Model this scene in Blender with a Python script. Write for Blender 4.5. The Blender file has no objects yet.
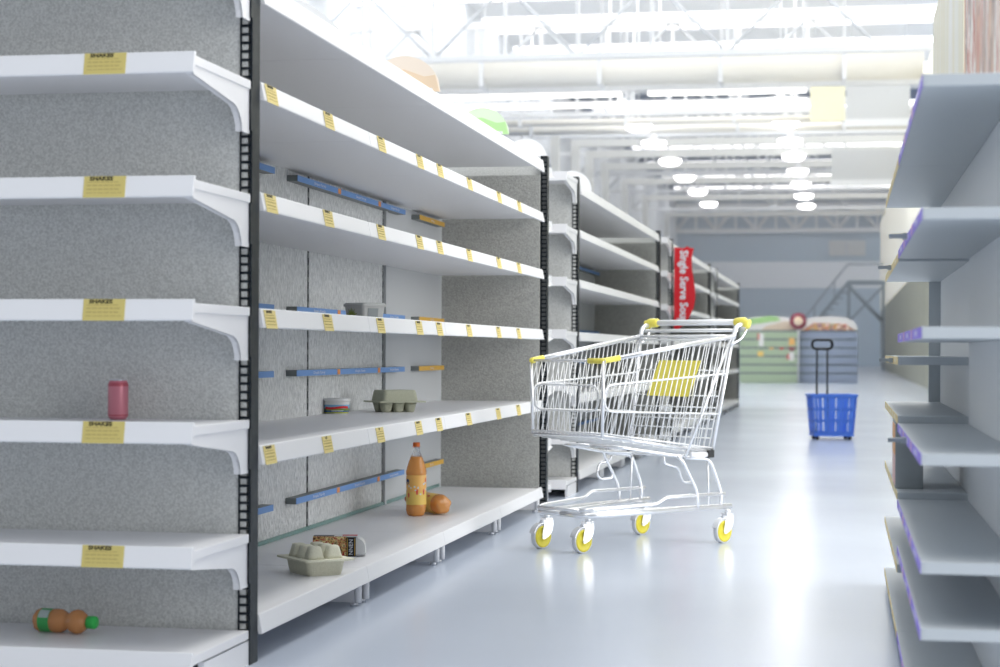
import bpy, bmesh, math, random
from mathutils import Vector, Matrix

# ------------------------------------------------------------------ camera, world, lights, exposure
S = bpy.context.scene
COL = S.collection
random.seed(7)
EYE = 0.87
YAW = math.atan(343 / 1850.0)
cam_data = bpy.data.cameras.new('camera')
cam = bpy.data.objects.new('camera', cam_data)
COL.objects.link(cam)
cam.location = (0, 0, EYE)
cam.rotation_euler = (math.pi / 2, -0.0043, YAW)
cam_data.sensor_width = 36
cam_data.sensor_fit = 'HORIZONTAL'
cam_data.lens = 66.6
cam_data.shift_y = 0.017
cam_data.clip_end = 400
cam_data.dof.use_dof = True
cam_data.dof.focus_distance = 7.0
cam_data.dof.aperture_fstop = 3.9
S.camera = cam

world = bpy.data.worlds.new('world')
S.world = world
world.use_nodes = True
bg = world.node_tree.nodes['Background']
bg.inputs[0].default_value = (0.90, 0.95, 1.0, 1)
bg.inputs[1].default_value = 0.95


def area_light(name, loc, rot, sx, sy, power, color=(1, 1, 1)):
    d = bpy.data.lights.new(name, 'AREA')
    d.shape = 'RECTANGLE'
    d.size, d.size_y, d.energy, d.color = sx, sy, power, color
    o = bpy.data.objects.new(name, d)
    COL.objects.link(o)
    o.location, o.rotation_euler = loc, rot
    return o


area_light('aisle_light', (0.2, 9.5, 7.0), (0, math.radians(0), 0), 1.6, 26, 470, (1.0, 0.985, 0.96))

area_light('right_fill_light', (5.5, 5.0, 2.6), (math.radians(90), 0, math.radians(93)), 10.0, 4.4, 600, (1.0, 0.985, 0.96))  # unseen fill light added at the right to reach into the shelves
area_light('rear_fill_light', (4.6, 0.2, 2.7), (math.radians(90), 0, math.radians(58)), 6.0, 4.6, 100, (1.0, 0.985, 0.96))  # unseen fill light added for the shelf ends that face the camera

S.view_settings.view_transform = 'Standard'
S.view_settings.look = 'None'
S.view_settings.gamma = 1.0
S.view_settings.use_curve_mapping = False
S.view_settings.exposure = 0.0

# ------------------------------------------------------------------ materials


def lin(c):
    return tuple(((v / 255) / 12.92 if v / 255 <= 0.04045 else ((v / 255 + 0.055) / 1.055) ** 2.4) for v in c)


def mat(name, rgb, rough=0.5, metal=0.0, spec=0.5, trans=0.0, emit=None, strength=0.0, alpha=1.0, ior=1.45):
    m = bpy.data.materials.new(name)
    m.use_nodes = True
    b = m.node_tree.nodes['Principled BSDF']
    b.inputs['Base Color'].default_value = (*lin(rgb), 1)
    b.inputs['Roughness'].default_value = rough
    b.inputs['Metallic'].default_value = metal
    b.inputs['Specular IOR Level'].default_value = spec
    b.inputs['Transmission Weight'].default_value = trans
    b.inputs['IOR'].default_value = ior
    b.inputs['Alpha'].default_value = alpha
    if emit:
        b.inputs['Emission Color'].default_value = (*lin(emit), 1)
        b.inputs['Emission Strength'].default_value = strength
    return m


def add_noise(m, scale=(1, 1, 1), size=60, bump=0.3, dist=0.01, c1=None, c2=None, detail=4, lo=0.35, hi=0.65):
    nt = m.node_tree
    b = nt.nodes['Principled BSDF']
    tc = nt.nodes.new('ShaderNodeTexCoord')
    mp = nt.nodes.new('ShaderNodeMapping')
    mp.inputs['Scale'].default_value = scale
    nz = nt.nodes.new('ShaderNodeTexNoise')
    nz.inputs['Scale'].default_value = size
    nz.inputs['Detail'].default_value = detail
    nt.links.new(tc.outputs['Object'], mp.inputs['Vector'])
    nt.links.new(mp.outputs['Vector'], nz.inputs['Vector'])
    if bump:
        bp = nt.nodes.new('ShaderNodeBump')
        bp.inputs['Strength'].default_value = bump
        bp.inputs['Distance'].default_value = dist
        nt.links.new(nz.outputs['Fac'], bp.inputs['Height'])
        nt.links.new(bp.outputs['Normal'], b.inputs['Normal'])
    if c1:
        r = nt.nodes.new('ShaderNodeValToRGB')
        r.color_ramp.elements[0].position = lo
        r.color_ramp.elements[1].position = hi
        r.color_ramp.elements[0].color = (*lin(c1), 1)
        r.color_ramp.elements[1].color = (*lin(c2), 1)
        nt.links.new(nz.outputs['Fac'], r.inputs['Fac'])
        nt.links.new(r.outputs['Color'], b.inputs['Base Color'])
    return m


M = {}
M['white'] = mat('white_enamel', (232, 232, 234), 0.38)
M['white_matte'] = mat('white_matte', (226, 227, 228), 0.6)
M['panel'] = add_noise(mat('pitted_panel', (178, 180, 180), 0.55), (1, 1, 1), 170, 0.7, 0.004, (196, 197, 194), (224, 225, 222), 6)
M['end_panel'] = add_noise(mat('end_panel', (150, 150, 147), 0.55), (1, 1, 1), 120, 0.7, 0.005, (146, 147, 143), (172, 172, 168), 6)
M['foil'] = add_noise(mat('hammered_panel', (190, 193, 196), 0.36, 0.3), (1, 1, 0.5), 100, 1.0, 0.016, (196, 199, 201), (240, 242, 243), 4, 0.34, 0.7)
M['smooth_panel'] = add_noise(mat('grey_panel', (196, 199, 202), 0.5), (1, 1, 1), 140, 0.12, 0.004)
M['dark'] = add_noise(mat('dark_steel', (34, 44, 54), 0.45, 0.4), (1, 1, 1), 30, 0.0, 0.0, (16, 25, 34), (52, 58, 62), 5, 0.45, 0.8)
M['slot_grey'] = add_noise(mat('slot_grey', (168, 171, 171), 0.6), (1, 1, 1), 90, 0.3, 0.004)
M['yellow_tag'] = mat('yellow_card', (226, 208, 138), 0.6)
M['endcap_tag'] = mat('old_yellow_card', (206, 190, 116), 0.6)
M['ink'] = mat('black_ink', (34, 32, 20), 0.7)
M['faint_ink'] = mat('faint_ink', (182, 164, 100), 0.7)
M['blue'] = mat('blue_strip', (112, 154, 212), 0.5)
M['strip_end'] = mat('grey_strip_body', (120, 126, 126), 0.5)
M['orange_mark'] = mat('orange_mark', (232, 150, 84), 0.6)
M['ochre'] = mat('ochre_strip', (218, 172, 70), 0.5)
M['white_ink'] = mat('white_ink', (226, 230, 238), 0.6)
M['glass'] = mat('green_glass', (150, 196, 190), 0.1, 0, 0.5, 0.6)
M['chrome'] = mat('bright_zinc', (244, 245, 247), 0.16, 0.65)
M['wire'] = mat('white_zinc_wire', (244, 245, 246), 0.25, 0.3)
M['cart_yellow'] = mat('yellow_plastic', (244, 230, 100), 0.4)
M['wheel_yellow'] = mat('yellow_wheel', (214, 200, 56), 0.45)
M['tyre'] = mat('grey_tyre', (212, 214, 216), 0.5)
M['black_plastic'] = mat('black_plastic', (22, 24, 26), 0.4)
M['grip_white'] = mat('white_grip', (240, 241, 244), 0.4)
M['pulp'] = add_noise(mat('egg_carton_pulp', (196, 194, 168), 0.85), (1, 1, 1), 220, 0.15, 0.0015, (220, 218, 196), (230, 228, 208), 3)
M['pulp_dark'] = add_noise(mat('green_grey_pulp', (158, 160, 140), 0.85), (1, 1, 1), 220, 0.25, 0.002, (172, 174, 154), (182, 184, 164), 3)
M['soda'] = mat('orange_soda', (252, 176, 96), 0.12, 0, 0.5, 0.35)
M['clear'] = mat('clear_plastic', (240, 244, 246), 0.05, 0, 0.5, 0.9, alpha=0.45)
M['soda_cap'] = mat('orange_cap', (226, 112, 42), 0.4)
M['soda_label'] = mat('orange_label', (246, 190, 104), 0.35)
M['label_yellow'] = mat('label_yellow', (242, 206, 108), 0.4)
M['label_red'] = mat('label_red', (220, 84, 70), 0.4)
M['label_navy'] = mat('label_navy', (40, 58, 100), 0.4)
M['juice'] = mat('brown_orange_juice', (224, 158, 100), 0.15, 0, 0.5, 0.35)
M['green_cap'] = mat('green_cap', (52, 186, 84), 0.4)
M['green_label'] = mat('green_label', (60, 160, 84), 0.35)
M['grey_label'] = mat('grey_label', (176, 190, 186), 0.4)
M['can'] = mat('rose_can', (206, 128, 142), 0.35, 0.15)
M['can_dark'] = mat('dark_rose', (184, 86, 100), 0.35, 0.2)
M['alu'] = mat('aluminium', (214, 216, 220), 0.3, 0.8)
M['tub_white'] = mat('tub_plastic', (214, 216, 216), 0.35)
M['tub_grey'] = mat('frosted_tub', (190, 191, 189), 0.35)
M['sky_blue'] = mat('label_sky', (120, 176, 214), 0.4)
M['field_green'] = mat('label_field', (112, 142, 62), 0.4)
M['water_blue'] = mat('label_water', (50, 88, 150), 0.4)
M['grass_yellow'] = mat('label_grass', (172, 178, 50), 0.4)
M['leaf'] = mat('label_leaf', (132, 148, 44), 0.4)
M['box_black'] = mat('box_black', (28, 28, 30), 0.45)
M['gold'] = mat('gold_print', (196, 158, 62), 0.5)
M['red'] = mat('red_print', (206, 44, 50), 0.45)
M['banner_red'] = mat('red_banner', (214, 28, 42), 0.45)
M['disc_white'] = mat('disc_white', (246, 246, 246), 0.5)
M['disc_peach'] = mat('disc_peach', (250, 236, 220), 0.5)
M['disc_tan'] = mat('disc_tan', (244, 220, 190), 0.5)
M['disc_green'] = mat('disc_pale_green', (224, 242, 212), 0.5)
M['disc_leaf'] = mat('disc_leaf_green', (190, 232, 164), 0.5)
M['basket_blue'] = mat('blue_plastic', (88, 136, 240), 0.35)
M['right_grey'] = mat('grey_enamel', (188, 194, 198), 0.42)
M['right_panel'] = add_noise(mat('light_grey_panel', (230, 234, 237), 0.5), (1, 1, 1), 160, 0.08, 0.003)
M['purple'] = mat('purple_strip', (142, 122, 224), 0.5)
M['pink_mark'] = mat('pink_mark', (214, 170, 206), 0.5)
M['lilac_mark'] = mat('lilac_mark', (198, 194, 236), 0.5)
M['cream_strip'] = mat('yellow_strip', (226, 206, 146), 0.5)
M['cream_mark'] = mat('cream_mark', (240, 230, 196), 0.5)
M['talker'] = mat('grey_holder', (150, 158, 164), 0.4)
M['carton_grey'] = mat('grey_carton', (150, 156, 158), 0.6)
M['carton_orange'] = mat('orange_carton_face', (232, 178, 130), 0.6)
M['carton_pink'] = mat('pink_carton_face', (232, 196, 190), 0.6)
M['cream_board'] = mat('cream_board', (248, 246, 228), 0.6)
M['steel_blue'] = mat('steel_blue', (126, 142, 156), 0.5)
M['stair'] = mat('stair_steel', (116, 136, 152), 0.5)
M['stand_green'] = mat('pale_green_slats', (176, 196, 166), 0.6)
M['stand_blue'] = mat('blue_grey_slats', (146, 160, 184), 0.6)
M['gap'] = mat('slat_gap', (98, 110, 122), 0.7)
M['stand_board'] = mat('white_board', (240, 238, 236), 0.6)
M['board_green'] = mat('board_green', (170, 216, 140), 0.6)
M['board_peach'] = mat('board_peach', (226, 208, 186), 0.6)
M['maroon'] = mat('maroon_sign', (150, 34, 70), 0.5)
M['sign_yellow'] = mat('pale_yellow_sign', (250, 244, 206), 0.6)
M['sign_grey'] = mat('pale_grey_sign', (206, 208, 208), 0.6)
M['truss'] = mat('truss_white', (238, 239, 240), 0.5)
M['truss_grey'] = mat('truss_grey', (216, 219, 222), 0.5)
M['frame_grey'] = mat('frame_grey', (222, 222, 218), 0.6)
M['duct'] = mat('cream_duct', (246, 242, 232), 0.5)
M['lamp'] = mat('lamp_glow', (255, 255, 255), 0.5, emit=(255, 255, 255), strength=14.0)
M['tube'] = mat('tube_glow', (255, 255, 255), 0.5, emit=(255, 250, 240), strength=2.2)
M['ring'] = mat('ring_shade', (232, 234, 224), 0.5)


def mottled(name, cols, scale, size, detail=3):
    m = mat(name, cols[0], 0.5)
    nt = m.node_tree
    tc = nt.nodes.new('ShaderNodeTexCoord')
    mp = nt.nodes.new('ShaderNodeMapping')
    mp.inputs['Scale'].default_value = scale
    nz = nt.nodes.new('ShaderNodeTexNoise')
    nz.inputs['Scale'].default_value = size
    nz.inputs['Detail'].default_value = detail
    r = nt.nodes.new('ShaderNodeValToRGB')
    r.color_ramp.interpolation = 'CONSTANT' if len(cols) > 4 else 'LINEAR'
    n = len(cols)
    r.color_ramp.elements[0].position = 0.32
    r.color_ramp.elements[0].color = (*lin(cols[0]), 1)
    r.color_ramp.elements[1].position = 0.68
    r.color_ramp.elements[1].color = (*lin(cols[-1]), 1)
    for i in range(1, n - 1):
        e = r.color_ramp.elements.new(0.32 + 0.36 * i / (n - 1))
        e.color = (*lin(cols[i]), 1)
    nt.links.new(tc.outputs['Object'], mp.inputs['Vector'])
    nt.links.new(mp.outputs['Vector'], nz.inputs['Vector'])
    nt.links.new(nz.outputs['Fac'], r.inputs['Fac'])
    nt.links.new(r.outputs['Color'], nt.nodes['Principled BSDF'].inputs['Base Color'])
    return m


M['food'] = mottled('meal_picture', [(96, 44, 30), (214, 186, 110), (178, 60, 48), (232, 214, 150), (120, 100, 50), (226, 208, 180)], (1, 1, 1), 60)
M['food_poster'] = mottled('food_poster', [(250, 232, 220), (206, 130, 104), (252, 244, 236), (176, 150, 140), (236, 196, 164), (214, 150, 130), (250, 236, 226)], (0, 1, 0.25), 9, 5)
M['cream_poster'] = mottled('cream_poster', [(246, 244, 230), (240, 234, 208), (250, 248, 240)], (0, 1, 0.1), 4)
M['fruit_board'] = mottled('fruit_picture', [(244, 240, 236), (226, 90, 80), (240, 204, 90), (130, 96, 160), (236, 170, 120), (150, 190, 100), (246, 240, 236)], (1, 1, 1), 9)

# ------------------------------------------------------------------ mesh builder


class MB:
    def __init__(self):
        self.bm = bmesh.new()
        self.mats = []

    def mi(self, m):
        if m not in self.mats:
            self.mats.append(m)
        return self.mats.index(m)

    def face(self, vs, m, smooth=False):
        try:
            f = self.bm.faces.new(vs)
        except ValueError:
            return None
        f.material_index = self.mi(m)
        f.smooth = smooth
        return f

    def box(self, x0, x1, y0, y1, z0, z1, m):
        x0, x1 = min(x0, x1), max(x0, x1)
        y0, y1 = min(y0, y1), max(y0, y1)
        z0, z1 = min(z0, z1), max(z0, z1)
        v = [self.bm.verts.new(p) for p in ((x0, y0, z0), (x1, y0, z0), (x1, y1, z0), (x0, y1, z0),
                                            (x0, y0, z1), (x1, y0, z1), (x1, y1, z1), (x0, y1, z1))]
        for q in ((3, 2, 1, 0), (4, 5, 6, 7), (0, 1, 5, 4), (1, 2, 6, 5), (2, 3, 7, 6), (3, 0, 4, 7)):
            self.face([v[i] for i in q], m)
        return self

    def prism(self, prof, axis, a0, a1, m, mside=None):
        """prof: 2-D outline; axis 'x' -> (y,z), 'y' -> (x,z), 'z' -> (x,y)"""
        def P(p, a):
            return {'x': (a, p[0], p[1]), 'y': (p[0], a, p[1]), 'z': (p[0], p[1], a)}[axis]
        A = [self.bm.verts.new(P(p, a0)) for p in prof]
        B = [self.bm.verts.new(P(p, a1)) for p in prof]
        n = len(prof)
        fs = [self.face(A, m), self.face(B[::-1], m)]
        for i in range(n):
            fs.append(self.face([A[i], B[i], B[(i + 1) % n], A[(i + 1) % n]], mside or m))
        bmesh.ops.recalc_face_normals(self.bm, faces=[f for f in fs if f])
        return self

    def tube(self, pts, r, m, n=8, closed=False, cap=True):
        pts = [Vector(p) for p in pts]
        k = len(pts)
        rings = []
        up = None
        for i, p in enumerate(pts):
            if closed:
                t = (pts[(i + 1) % k] - p).normalized() + (p - pts[i - 1]).normalized()
            elif i == 0:
                t = pts[1] - p
            elif i == k - 1:
                t = p - pts[i - 1]
            else:
                t = (pts[i + 1] - p).normalized() + (p - pts[i - 1]).normalized()
            t.normalize()
            if up is None:
                a = Vector((0, 0, 1)) if abs(t.z) < 0.9 else Vector((1, 0, 0))
                up = (a - t * a.dot(t)).normalized()
            else:
                up = (up - t * up.dot(t)).normalized()
            s = t.cross(up)
            rr = r[i] if isinstance(r, (list, tuple)) else r
            rings.append([self.bm.verts.new(p + (up * math.cos(2 * math.pi * j / n) + s * math.sin(2 * math.pi * j / n)) * rr) for j in range(n)])
        for i in range(k if closed else k - 1):
            A, B = rings[i], rings[(i + 1) % k]
            for j in range(n):
                self.face([A[j], A[(j + 1) % n], B[(j + 1) % n], B[j]], m, True)
        if cap and not closed:
            self.face(rings[0][::-1], m)
            self.face(rings[-1], m)
        return self

    def lathe(self, prof, m, n=28, mx=None, mats=None, shape=None):
        """prof: list of (radius, height); rotated about z, then mx applied; mats: per-segment material"""
        mx = mx or Matrix()
        rings = []
        for r, h in prof:
            if r < 1e-6:
                rings.append([self.bm.verts.new(mx @ Vector((0, 0, h)))])
            else:
                ring = []
                for j in range(n):
                    a = 2 * math.pi * j / n
                    k = shape(a, h) if shape else 1
                    ring.append(self.bm.verts.new(mx @ Vector((r * k * math.cos(a), r * k * math.sin(a), h))))
                rings.append(ring)
        for i in range(len(rings) - 1):
            A, B = rings[i], rings[i + 1]
            mm = mats[i] if mats else m
            for j in range(n):
                j2 = (j + 1) % n
                if len(A) == 1 and len(B) == 1:
                    continue
                if len(A) == 1:
                    self.face([A[0], B[j2], B[j]], mm, True)
                elif len(B) == 1:
                    self.face([A[j], A[j2], B[0]], mm, True)
                else:
                    self.face([A[j], A[j2], B[j2], B[j]], mm, True)
        return self

    def loft(self, sections, m, smooth=False, cap=True):
        R = [[self.bm.verts.new(p) for p in s] for s in sections]
        n = len(R[0])
        fs = []
        for A, B in zip(R, R[1:]):
            for j in range(n):
                fs.append(self.face([A[j], A[(j + 1) % n], B[(j + 1) % n], B[j]], m, smooth))
        if cap:
            fs.append(self.face(R[0][::-1], m))
            fs.append(self.face(R[-1], m))
        bmesh.ops.recalc_face_normals(self.bm, faces=[f for f in fs if f])
        return self

    def text(self, body, size, mx, m, squash=1.0, bold=0.0):
        cu = bpy.data.curves.new('lettering', 'FONT')
        cu.body, cu.size, cu.align_x, cu.align_y = body, size, 'CENTER', 'CENTER'
        cu.resolution_u = 2
        cu.offset = bold
        o = bpy.data.objects.new('lettering', cu)
        COL.objects.link(o)
        dg = bpy.context.evaluated_depsgraph_get()
        me = bpy.data.meshes.new_from_object(o.evaluated_get(dg))
        bpy.data.objects.remove(o)
        bpy.data.curves.remove(cu)
        sc = Matrix.Diagonal((squash, 1, 1, 1))
        vs = [self.bm.verts.new(mx @ (sc @ v.co)) for v in me.vertices]
        for p in me.polygons:
            self.face([vs[i] for i in p.vertices], m)
        bpy.data.meshes.remove(me)
        return self

    def obj(self, name, parent=None, loc=None, bevel=0.0, seg=2):
        me = bpy.data.meshes.new(name)
        self.bm.to_mesh(me)
        self.bm.free()
        for k in self.mats:
            me.materials.append(M[k])
        o = bpy.data.objects.new(name, me)
        COL.objects.link(o)
        if parent:
            o.parent = parent
        if loc:
            o.location = loc
        if bevel:
            md = o.modifiers.new('bevel', 'BEVEL')
            md.width, md.segments, md.limit_method = bevel, seg, 'ANGLE'
        return o


def tag(o, label, cat, group=None):
    o['label'], o['category'] = label, cat
    if group:
        o['group'] = group
    return o


def thing(name, label, cat, loc=(0, 0, 0), rz=0.0, group=None):
    o = bpy.data.objects.new(name, None)
    COL.objects.link(o)
    o.empty_display_size = 0.1
    o.location = loc
    o.rotation_euler = (0, 0, rz)
    return tag(o, label, cat, group)


def structure(o):
    o['kind'] = 'structure'
    return o


def mesh_copy(o, name, parent, loc=None, rot=None):
    c = o.copy()
    c.name = name
    COL.objects.link(c)
    c.parent = parent
    if loc is not None:
        c.location = loc
    if rot is not None:
        c.rotation_euler = rot
    return c


def copy_tree(o, parent=None, skip=()):
    c = o.copy()
    COL.objects.link(c)
    c.parent = parent
    for ch in list(o.children):
        if ch.name.split('.')[0] in skip:
            continue
        copy_tree(ch, c, skip)
    return c


def rmat(x=(1, 0, 0), y=(0, 1, 0), z=(0, 0, 1), loc=(0, 0, 0)):
    m = Matrix((Vector(x), Vector(y), Vector(z))).transposed().to_4x4()
    m.translation = Vector(loc)
    return m


# ------------------------------------------------------------------ the hall
m = mat('polished_floor', (198, 207, 222), 0.2, 0, 0.5)
nt = m.node_tree
b = nt.nodes['Principled BSDF']
tc = nt.nodes.new('ShaderNodeTexCoord')
nz = nt.nodes.new('ShaderNodeTexNoise')
nz.inputs['Scale'].default_value = 0.7
nz.inputs['Detail'].default_value = 3
rp = nt.nodes.new('ShaderNodeMapRange')
rp.inputs['To Min'].default_value = 0.16
rp.inputs['To Max'].default_value = 0.26
nt.links.new(tc.outputs['Object'], nz.inputs['Vector'])
nt.links.new(nz.outputs['Fac'], rp.inputs['Value'])
nt.links.new(rp.outputs['Result'], b.inputs['Roughness'])
M['floor'] = m
M['ceiling'] = mat('ceiling_white', (246, 247, 248), 0.8)
M['skylight_fill'] = mat('skylight_fill', (255, 255, 255), 0.5, emit=(255, 255, 255), strength=2.8)
M['wall_blue'] = mat('blue_grey_wall', (66, 92, 128), 0.8)
M['wall_front'] = mat('unseen_front_wall', (150, 154, 158), 0.8)
M['wall_pale'] = mat('pale_upper_wall', (226, 229, 233), 0.8)
M['wall_far'] = mat('far_wall', (176, 196, 212), 0.8)
M['wall_band'] = mat('pale_wall_band', (242, 246, 250), 0.7)
M['olive'] = mottled('olive_cladding', [(150, 152, 132), (166, 166, 148), (140, 142, 122)], (0, 0.35, 0), 3)
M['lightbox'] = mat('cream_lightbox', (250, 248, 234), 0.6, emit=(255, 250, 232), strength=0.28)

mb = MB()
mb.box(-14, 14, -4, 115, -0.1, 0, 'floor')
structure(mb.obj('floor'))
mb = MB()
mb.box(-14, 14, 24, 67, 10.2, 10.4, 'ceiling')
mb.box(-14, 14, 67, 115, 10.2, 10.4, 'wall_blue')
for y in range(26, 65, 5):
    mb.box(-13.5, 13.5, y, y + 2.4, 10.17, 10.2, 'skylight_fill')
for y in range(70, 112, 7):  # extra glowing strips, added to brighten the far end of the hall
    mb.box(-9.5, 13.5, y, y + 2.2, 10.17, 10.2, 'skylight_fill')
structure(mb.obj('ceiling'))
mb = MB()
mb.box(-10.2, -10, 48.6, 113, 0, 7.3, 'wall_blue')
mb.box(-10.2, -10, 48.6, 113, 7.3, 10.2, 'wall_pale')
mb.box(-13.2, -13, 16, 48.8, 0, 10.2, 'wall_pale')
mb.box(-13, -10.2, 48.6, 48.8, 0, 10.2, 'wall_pale')
structure(mb.obj('wall_left'))
mb = MB()
mb.box(-10, 14, 113, 113.2, 0, 10.2, 'wall_far')
mb.box(-10, 14, 112.8, 113, 4.7, 6.3, 'wall_band')
structure(mb.obj('wall_back'))
mb = MB()
mb.box(-14, 14, -4.2, -4, 0, 10.2, 'wall_front')  # out of view behind the camera, added to cut frontal light
structure(mb.obj('wall_front'))
mb = MB()
mb.box(1.99, 2.2, 9.5, 102, 0, 3.1, 'olive')
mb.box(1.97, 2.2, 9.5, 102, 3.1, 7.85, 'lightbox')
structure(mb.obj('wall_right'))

# thin haze under the far roof
hz = bpy.data.materials.new('haze')
hz.use_nodes = True
hn = hz.node_tree
hn.nodes.remove(hn.nodes['Principled BSDF'])
vs_ = hn.nodes.new('ShaderNodeVolumeScatter')
vs_.inputs['Density'].default_value = 0.007
vs_.inputs['Color'].default_value = (0.94, 0.97, 1.0, 1)
hn.links.new(vs_.outputs['Volume'], hn.nodes['Material Output'].inputs['Volume'])
M['haze'] = hz
mb = MB()
mb.box(-9.95, 1.9, 25, 111.9, 0.02, 10.1, 'haze')
o = mb.obj('haze')
o['kind'] = 'stuff'
tag(o, 'thin bright haze filling the far part of the hall', 'haze')

# far lattice girder on the back wall, roof trusses, portal frames
mb = MB()
for z in (8.15, 9.7):
    mb.box(-10, 14, 112.2, 112.5, z - 0.12, z + 0.12, 'truss')
k = 0
x = -10.0
while x < 13.5:
    a, c = (8.15, 9.7) if k % 2 == 0 else (9.7, 8.15)
    mb.tube([(x, 112.35, a), (x + 1.2, 112.35, c)], 0.12, 'truss_grey', 6)
    mb.box(x - 0.06, x + 0.06, 112.25, 112.45, 8.15, 9.7, 'truss')
    x += 1.2
    k += 1
structure(mb.obj('trim_1'))
tn = 1
for Y in (42, 47.2, 52.4, 57.6, 63, 70, 78, 88):
    tn += 1
    mb = MB()
    zb, zt = 7.62, 9.3
    xl = -12.8 if Y < 48 else -9.95
    mb.box(xl, 1.95, Y - 0.1, Y + 0.1, zb - 0.07, zb + 0.07, 'truss')
    mb.box(xl, 1.95, Y - 0.1, Y + 0.1, zt - 0.09, zt + 0.09, 'truss')
    x, k = xl, 0
    while x < 0.2:
        a, c = (zb, zt) if k % 2 == 0 else (zt, zb)
        mb.tube([(x, Y, a), (x + 1.7, Y, c)], 0.038, 'truss_grey', 6)
        mb.box(x - 0.04, x + 0.04, Y - 0.05, Y + 0.05, zb, zt, 'truss')
        x += 1.7
        k += 1
    structure(mb.obj('trim_%d' % tn))
for Y in (54.5, 58.7, 62.1, 66.25, 72.2, 80, 90):
    tn += 1
    mb = MB()
    mb.box(-8.60, -8.34, Y, Y + 0.2, 0, 7.64, 'frame_grey')
    mb.box(-8.34, 1.95, Y, Y + 0.2, 7.4, 7.64, 'frame_grey')
    structure(mb.obj('trim_%d' % tn))

# ducts and light battens across the hall
for i, (Y, z, r) in enumerate(((46.2, 7.95, 0.42), (51.6, 7.3, 0.1), (53.5, 7.3, 0.12))):
    mb = MB()
    mb.tube([(-12.5 if Y < 48 else -9.95, Y, z), (1.9, Y, z)], r, 'duct', 16)
    for x in range(-12 if Y < 48 else -9, 2, 3):
        mb.box(x - 0.05, x + 0.05, Y - r - 0.02, Y + r + 0.02, z - r - 0.02, z + r + 0.02, 'truss')
        mb.box(x - 0.03, x + 0.03, Y - 0.03, Y + 0.03, z + r, 10.17, 'truss')
    tag(mb.obj('ventilation_duct'), ['thick cream ventilation duct crossing the hall under the roof', 'thin pale pipe crossing the hall just beyond the thick duct',
        'pale pipe crossing the hall farthest of the crossing pipes'][i], 'pipe')
for i, (Y, z, x0, x1) in enumerate(((47.9, 7.55, -11.5, -5.7), (47.9, 7.55, -5.0, -0.95), (48.4, 7.34, -11.5, -0.95))):
    mb = MB()
    mb.box(x0, x1, Y - 0.06, Y + 0.06, z - 0.05, z + 0.05, 'tube')
    mb.box(x0, x1, Y - 0.1, Y + 0.1, z + 0.05, z + 0.1, 'truss')
    for x in (x0 + 0.3, x1 - 0.3):
        mb.box(x - 0.02, x + 0.02, Y - 0.02, Y + 0.02, z + 0.1, 10.15, 'truss')
    tag(mb.obj('light_batten'), ['long glowing light batten left of the round ring lamp', 'long glowing light batten right of the round ring lamp',
        'lower of the glowing light battens, running full width beneath the other two'][i], 'light', 'light battens across the hall')

ORD = ['nearest', 'second', 'third', 'fourth', 'fifth', 'sixth', 'seventh', 'eighth', 'ninth']


def lamp(x, y, label, group):
    t = thing('hanging_lamp', label, 'lamp', (x * 0.902, y * 0.902, 7.3), 0, group)
    mb = MB()
    mb.lathe([(0.0, -0.18), (0.22, -0.165), (0.34, -0.1), (0.37, 0.0)], 'lamp', 16)
    mb.obj('diffuser', t)
    mb = MB()
    mb.lathe([(0.375, 0.0), (0.3, 0.06), (0.1, 0.12), (0.04, 0.3), (0, 0.3)], 'truss', 16)
    mb.obj('housing', t)
    mb = MB()
    mb.tube([(0, 0, 0.28), (0, 0, 2.9)], 0.015, 'truss_grey', 6)
    mb.obj('rod', t)


for i, y in enumerate((53.4, 58.2, 63.0, 69.0, 75.6, 82.3, 89.2)):
    lamp(-6.37, y, ORD[i] + ' round hanging lamp, counted from the near end, of the left ceiling row', 'lamps of the left ceiling row')
for i, y in enumerate((53.0, 58.1, 63.0, 67.9, 73.5, 79.3, 85.2, 91.0)):
    lamp(-1.78, y, ORD[i] + ' round hanging lamp, counted from the near end, of the right ceiling row', 'lamps of the right ceiling row')

t = thing('ring_lamp', 'round ring pendant lamp hanging above the near end of the left lamp row', 'lamp', (-5.25, 47.6, 8.02))
mb = MB()
ring = [(0.32 * math.cos(a * math.pi / 12), 0, 0.32 * math.sin(a * math.pi / 12)) for a in range(24)]
mb.tube(ring, 0.09, 'ring', 10, closed=True)
mb.obj('ring', t)
mb = MB()
mb.lathe([(0, -0.14), (0.1, -0.1), (0.14, 0), (0.1, 0.1), (0, 0.14)], 'lamp', 16)
mb.tube([(-0.3, 0, 0), (0.3, 0, 0)], 0.02, 'ring', 6)
mb.obj('bulb', t)
mb = MB()
mb.tube([(0, 0, 0.38), (0, 0, 2.18)], 0.02, 'truss_grey', 6)
mb.obj('rod', t)


def hung_board(x0, x1, Y, z0, z1, m, edge, label, top):
    mb = MB()
    mb.box(x0, x1, Y, Y + 0.06, z0, z1, m)
    if edge:
        mb.box(x0 - 0.03, x1 + 0.03, Y - 0.05, Y + 0.1, z0 - 0.2, z0, edge)
    for x in (x0 + 0.12, x1 - 0.12):
        mb.box(x - 0.015, x + 0.015, Y + 0.01, Y + 0.05, z1, top - 0.03, 'truss_grey')
    tag(mb.obj('hanging_sign'), label, 'sign')


hung_board(-0.9, 0.02, 50.8, 7.12, 8.16, 'sign_yellow', None, 'blank pale yellow sign hanging from the roof trusses', 10.2)
hung_board(0.06, 1.74, 50.8, 7.15, 8.2, 'sign_grey', 'truss', 'large blank grey sign hanging beside the pale yellow one', 10.2)
hung_board(-0.4, 1.9, 61.0, 6.45, 7.42, 'sign_grey', 'truss', 'blank grey hanging sign with a white lower edge, lowest of the three', 10.2)

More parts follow.
